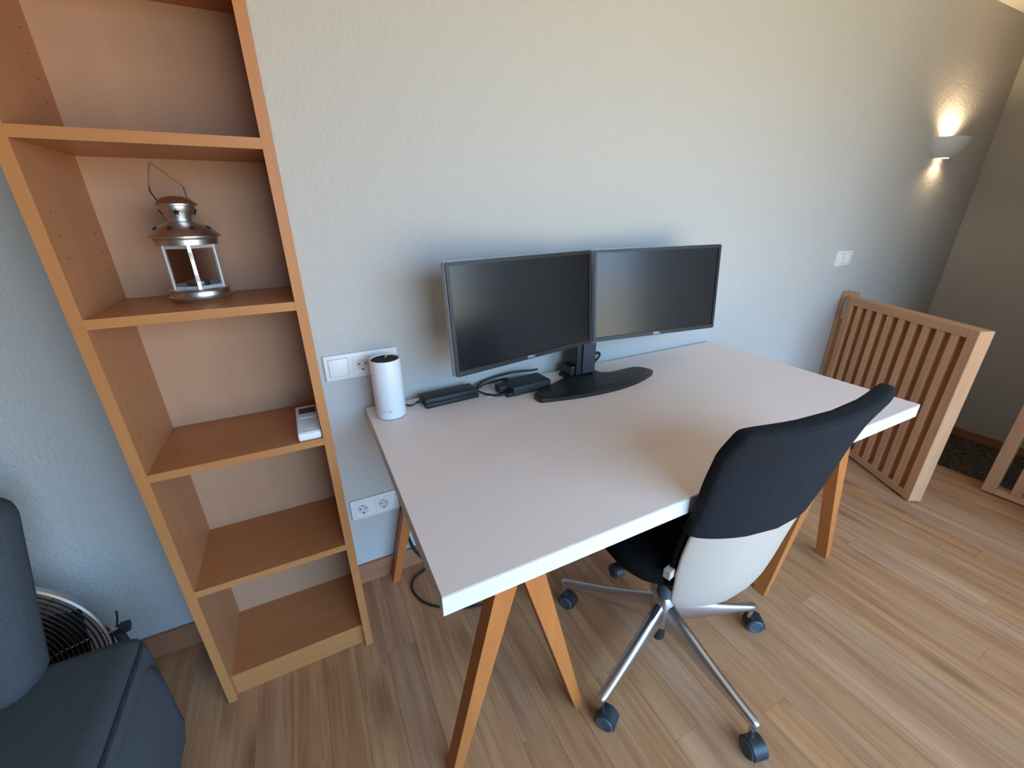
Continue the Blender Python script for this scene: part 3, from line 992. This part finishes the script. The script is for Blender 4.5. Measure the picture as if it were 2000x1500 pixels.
# gas lift and base
obj('gas_lift', lathe([(0, 0.18), (0.014, 0.18), (0.014, 0.33), (0, 0.33)], 24), 'chrome_satin', ch, smooth=True)
obj('lift_sleeve', lathe([(0, 0.085), (0.023, 0.085), (0.025, 0.20), (0.024, 0.265), (0, 0.265)], 28), 'caster_gray', ch, smooth=True)
obj('lift_end', lathe([(0, 0.028), (0.018, 0.028), (0.020, 0.032), (0.020, 0.05), (0.0195, 0.052), (0.020, 0.054), (0.020, 0.085), (0, 0.085)], 24), 'caster_black', ch, smooth=True)
obj('hub', lathe([(0, 0.095), (0.032, 0.095), (0.036, 0.11), (0.038, 0.17), (0.034, 0.200), (0.026, 0.215), (0, 0.215)], 32), 'chrome_satin', ch, smooth=True)
RT = 0.325
BASE_ROT = math.radians(4.5)
def base_leg(a):
    rings = []
    for t in frange(0, 1, 14):
        r = 0.02 + (RT - 0.02) * t
        zc = 0.158 - 0.062 * t - 0.008 * math.sin(PI * t)
        hw_ = 0.0195 - 0.0065 * t
        hh_ = 0.040 * (1 - t) ** 1.3 + 0.0125
        ztop = zc + 0.030 * (1 - t) + 0.012
        ring = []
        for s, u in superell(16, 2.6):
            ring.append((r, s * hw_, ztop - hh_ + u * hh_))
        rings.append(ring)
    last = rings[-1]
    rings.append([(RT + 0.008, y * 0.8, z if z < 0.1 else z - 0.003) for _, y, z in last])
    rings.append([(RT + 0.012, y * 0.4, 0.5 * (z + 0.097)) for _, y, z in last])
    b = loft(rings)
    bmesh.ops.transform(b, matrix=Matrix.Rotation(a, 4, 'Z'), verts=b.verts)
    return b
CAST = {54: 200, 126: 25, 198: 15, 270: 80, 342: 200}
for ad, rot in ((54, 120), (126, -60), (198, -55), (270, -100), (342, -30)):
    a = math.radians(ad) + BASE_ROT
    lg = obj('base_leg', base_leg(a), 'chrome_satin', ch, smooth=True)
    tx, ty = RT * math.cos(a), RT * math.sin(a)
    cs = obj('caster', lathe([(0, 0.048), (0.0075, 0.048), (0.0075, 0.092), (0, 0.092)], 16), 'chrome_satin', ch, (tx, ty, 0), (0, 0, math.radians(rot)), smooth=True)
    # wheels roll about local y ; hood between them, trailing along +x
    ox = 0.018
    RW = 0.0255
    for s in (-1, 1):
        wprof = [(0, 0.006), (RW - 0.004, 0.006), (RW, 0.010), (RW, 0.020), (RW - 0.003, 0.0235), (RW - 0.009, 0.0235), (RW - 0.010, 0.0225), (0, 0.0225)]
        wb = lathe(wprof, 28)
        bmesh.ops.transform(wb, matrix=Matrix.Translation((ox, 0, RW)) @ Matrix.Rotation(-s * PI / 2, 4, 'X'), verts=wb.verts)
        obj('wheel', wb, 'caster_gray', cs, smooth=True)
    hd = bmesh.new()
    A, B = [], []
    npt = 18
    for i in range(npt + 1):
        an = -0.35 + (PI + 0.9) * i / npt
        A.append((ox + (RW + 0.0035) * math.cos(an), RW + (RW + 0.0035) * math.sin(an)))
        B.append((ox + (RW + 0.0008) * math.cos(an), RW + (RW + 0.0008) * math.sin(an)))
    lp = A + B[::-1]
    V0 = [hd.verts.new((x, -0.0195, z)) for x, z in lp]
    V1 = [hd.verts.new((x, 0.0195, z)) for x, z in lp]
    m_ = len(lp)
    for i in range(m_):
        j = (i + 1) % m_
        hd.faces.new((V0[i], V0[j], V1[j], V1[i]))
    for i in range(npt):
        hd.faces.new((V0[i], V0[i + 1], V0[m_ - 2 - i], V0[m_ - 1 - i]))
        hd.faces.new((V1[i], V1[i + 1], V1[m_ - 2 - i], V1[m_ - 1 - i]))
    obj('wheel_hood', hd, 'caster_black', cs, smooth=True)

# ------------------------------------------------------------------ slatted gate and fence by the stairs
def slat_panel(root, L, H, D, n, z0=0.012, stile=0.045, rail=0.04, slat_w=0.034):
    """local: x along the panel, y depth, z up"""
    obj('stile', bx(0, stile, -D / 2, D / 2, z0, H, 0.002, 1), 'gate_wood', root)
    obj('stile', bx(L - stile, L, -D / 2, D / 2, z0, H, 0.002, 1), 'gate_wood', root)
    obj('top_rail', bx(stile, L - stile, -D / 2, D / 2, H - rail, H, 0.002, 1), 'gate_wood_x', root)
    obj('bottom_rail', bx(stile, L - stile, -D / 2, D / 2, z0, z0 + rail * 0.8, 0.002, 1), 'gate_wood_x', root)
    inner = L - 2 * stile
    gap = (inner - n * slat_w) / (n + 1)
    b = bx(0, slat_w, -D / 2 + 0.003, D / 2 - 0.003, z0 + rail * 0.8, H - rail, 0.0015, 1)
    first = obj('slat', b, 'gate_wood', root, (stile + gap, 0, 0))
    for i in range(1, n):
        c = first.copy()
        COL.objects.link(c)
        c.parent = root
        c.location = (stile + gap + i * (slat_w + gap), 0, 0)
GA, GB = Vector((2.335, -0.735)), Vector((2.708, -0.072))
gd = (GB - GA)
gate = empty('stair_gate', (GA.x, GA.y, 0), math.atan2(gd.y, gd.x))
tag(gate, 'open wooden slatted gate hinged on the wall beside the desk', 'gate')
slat_panel(gate, gd.length, 0.85, 0.058, 9)
for xx in (0.06, 0.62):
    obj('foot', bx(xx, xx + 0.05, -0.02, 0.02, 0, 0.0125), 'rubber_black', gate)
obj('hinge', bx(gd.length - 0.004, gd.length + 0.012, 0.026, 0.033, 0.72, 0.80), 'hinge_metal', gate)
post = empty('gate_post', (2.752, -0.030, 0), 0)
tag(post, 'dark wooden wall post that carries the slatted gate', 'post')
obj('post_body', bx(-0.035, 0.035, -0.030, 0.028, 0.0, 0.868, 0.002, 1), 'gate_wood', post)
obj('hinge', bx(-0.0385, -0.035, -0.012, -0.004, 0.74, 0.83), 'hinge_metal', post)

fence = empty('stair_fence', (2.775, -0.835, 0), -PI / 2 + 0.03)
tag(fence, 'wooden slatted fence panel standing at the edge of the step', 'fence')
slat_panel(fence, 0.86, 0.85, 0.05, 9, z0=0.006)
obj('foot', bx(0.02, 0.84, -0.02, 0.02, 0, 0.0065), 'rubber_black', fence)

# ------------------------------------------------------------------ wall sconce
sc = empty('wall_sconce', (3.335, 0, 1.58))
tag(sc, 'lit half-bowl plaster wall lamp near the corner', 'wall lamp')
SXr, SYr = 0.137, 0.110
pro = [(0.42, 0.0), (0.52, 0.004), (0.68, 0.018), (0.83, 0.040), (0.94, 0.066), (0.99, 0.086), (1.0, 0.100), (0.955, 0.100), (0.945, 0.086), (0.895, 0.066), (0.785, 0.043), (0.635, 0.024), (0.48, 0.010), (0.40, 0.006)]
b = lathe([(r, z) for r, z in pro] + [pro[0]], 36, cap=False, sx=SXr, sy=SYr, a0=PI, a1=2 * PI)
obj('bowl', b, 'sconce_plaster', sc, smooth=True)
obj('back_plate', bx(-0.05, 0.05, -0.006, 0.0, 0.012, 0.085, 0.002), 'sconce_plaster', sc)
bl = obj('bulb', lathe([(0, 0.022), (0.008, 0.022), (0.0095, 0.03), (0.0095, 0.075), (0.006, 0.082), (0, 0.083)], 20), 'bulb_glow', sc, (0.0, -0.048, 0.0), smooth=True)
obj('lower_glass', lathe([(0, 0.002), (0.9, 0.002), (0.9, 0.004), (0, 0.004)], 24, sx=0.054, sy=0.0215), 'bulb_glow', sc, (0, -0.024, 0.0))
for nm, z, e in (('sconce_up_light', 0.088, 10.0), ('sconce_down_light', -0.006, 1.6)):
    L_ = bpy.data.lights.new(nm, 'SPOT')
    L_.energy = e
    L_.color = (1.0, 0.72, 0.42)
    L_.shadow_soft_size = 0.02
    L_.spot_size = math.radians(150)
    L_.spot_blend = 0.6
    lo = bpy.data.objects.new(nm, L_)
    COL.objects.link(lo)
    lo.parent = sc
    lo.location = (0, -0.045, z)
    lo.rotation_euler = (PI if z > 0 else 0, 0, 0)

# ------------------------------------------------------------------ sofa
sf = empty('sofa', (-0.60, -0.75, 0))
tag(sf, 'dark grey upholstered sofa at the left end of the wall', 'sofa')
def soft_box(x0, x1, y0, y1, z0, z1, r, puff=0.0, seg=5):
    b = bmesh.new()
    box(b, x0, x1, y0, y1, z0, z1, r, seg)
    if puff:
        cx, cy = (x0 + x1) / 2, (y0 + y1) / 2
    return b
sx0 = -1.30
obj('base', soft_box(sx0, 0.035, -0.45, 0.425, 0.05, 0.385, 0.085), 'sofa_fabric', sf, smooth=True)
sc1 = obj('seat_cushion', soft_box(sx0, 0.012, -0.46, 0.440, 0.22, 0.408, 0.045), 'sofa_fabric', sf, smooth=True)
pz = 0.385
obj('piping', tube([(0.006, y, pz) for y in frange(-0.42, 0.40, 6)], 0.0055, 8), 'sofa_fabric_dark', sc1, smooth=True)
for fx in (-1.2, -0.03):
    for fy in (-0.38, 0.34):
        obj('foot', lathe([(0, 0), (0.02, 0), (0.025, 0.055), (0, 0.055)], 16), 'rubber_black', sf, (fx, fy, 0))
# backrest pad leaning back towards the wall
bk = bmesh.new()
box(bk, -0.62, 0, -0.07, 0.07, 0, 0.44, 0.055, 5)
bo = obj('backrest', bk, 'sofa_fabric', sf, (-0.152, 0.375, 0.372), (math.radians(-24), 0, 0), smooth=True)
obj('piping', tube(spline([(-0.030, -0.045, 0.02), (-0.022, -0.045, 0.12), (-0.022, -0.045, 0.36), (-0.034, -0.045, 0.408), (-0.075, -0.045, 0.42), (-0.30, -0.045, 0.42), (-0.60, -0.045, 0.42)], 6), 0.005, 8), 'sofa_fabric_dark', bo, smooth=True)

# ------------------------------------------------------------------ floor fan behind the sofa
fn = empty('floor_fan', (-0.98, -0.150, 0))
tag(fn, 'chrome floor fan with wire grille behind the sofa', 'fan')
FR = 0.245
fc = Vector((0, 0, 0.275))
hd_ = bpy.data.objects.new('fan_head', None)
TILT = math.radians(-8)
def fan_part(name, b, mat, kind=None):
    bmesh.ops.transform(b, matrix=Matrix.Translation(fc) @ Matrix.Rotation(TILT, 4, 'X') @ Matrix.Rotation(PI / 2, 4, 'X'), verts=b.verts)
    o = obj(name, b, mat, fn, smooth=True)
    if kind:
        o['kind'] = kind
    return o
bpy.data.objects.remove(hd_)
def circ(r, z, n=64):
    return [(r * math.cos(2 * PI * i / n), r * math.sin(2 * PI * i / n), z) for i in range(n)]
b = lathe([(FR, 0.026), (FR + 0.004, 0.022), (FR + 0.004, 0.008), (FR, 0.004), (FR - 0.004, 0.008), (FR - 0.004, 0.022), (FR, 0.026)], 64, cap=False)
fan_part('rim', b, 'fan_chrome')
NR = 20
for i in range(NR):
    r = 0.06 + (FR - 0.068) * i / (NR - 1)
    fan_part('grille_ring', tube(circ(r, 0.055 - 0.03 * (r / FR) ** 2, 56), 0.0022, 6, closed=True), 'fan_chrome')
for i in range(10):
    a = 2 * PI * i / 10 + 0.1
    fan_part('grille_spoke', tube([(0.05 * math.cos(a), 0.05 * math.sin(a), 0.051), (0.15 * math.cos(a), 0.15 * math.sin(a), 0.040), ((FR - 0.004) * math.cos(a), (FR - 0.004) * math.sin(a), 0.021)], 0.0022, 6), 'fan_chrome')
fan_part('hub_cap', lathe([(0, 0.066), (0.045, 0.063), (0.055, 0.052), (0.055, 0.046), (0, 0.046)], 32), 'fan_chrome')
fan_part('motor', lathe([(0, -0.095), (0.05, -0.095), (0.06, -0.08), (0.06, -0.01), (0, -0.01)], 32), 'fan_dark')
for k in range(3):
    b = bmesh.new()
    pts = []
    for i in range(9):
        t = i / 8
        r = 0.05 + 0.165 * t
        wa = 0.42 + 0.25 * math.sin(PI * min(1, t * 1.1))
        a0 = 2 * PI * k / 3
        pts.append(((r * math.cos(a0 - wa), r * math.sin(a0 - wa), 0.012), (r * math.cos(a0 + wa), r * math.sin(a0 + wa), -0.022)))
    VA = [b.verts.new(p) for p, _ in pts]
    VB = [b.verts.new(p) for _, p in pts]
    for i in range(8):
        b.faces.new((VA[i], VA[i + 1], VB[i + 1], VB[i]))
    bmesh.ops.solidify(b, geom=list(b.faces), thickness=0.002)
    fan_part('blade', b, 'fan_dark')
obj('stand', tube(spline([(FR + 0.012, 0, 0.275), (FR + 0.014, 0, 0.15), (FR - 0.02, 0, 0.03), (0.15, 0.02, 0.012), (-0.15, 0.02, 0.012), (-FR + 0.02, 0, 0.03), (-FR - 0.014, 0, 0.15), (-FR - 0.012, 0, 0.275)], 6), 0.011, 10), 'fan_dark', fn, smooth=True)
for s in (-1, 1):
    kb = obj('tilt_knob', lathe([(0, 0), (0.012, 0), (0.015, 0.004), (0.015, 0.020), (0, 0.022)], 16), 'fan_dark', fn, (s * (FR + 0.018), 0, 0.282), (0, s * PI / 2, 0), smooth=True)
    obj('knob_bolt', tube([(s * (FR - 0.004), 0, 0.282), (s * (FR + 0.02), 0, 0.282)], 0.005, 8), 'fan_chrome', fn)
obj('handle_wire', tube(spline([(FR + 0.006, 0.0, 0.27), (FR + 0.018, 0.008, 0.31), (FR + 0.022, 0.01, 0.335)], 5), 0.003, 8), 'fan_chrome', fn, smooth=True)
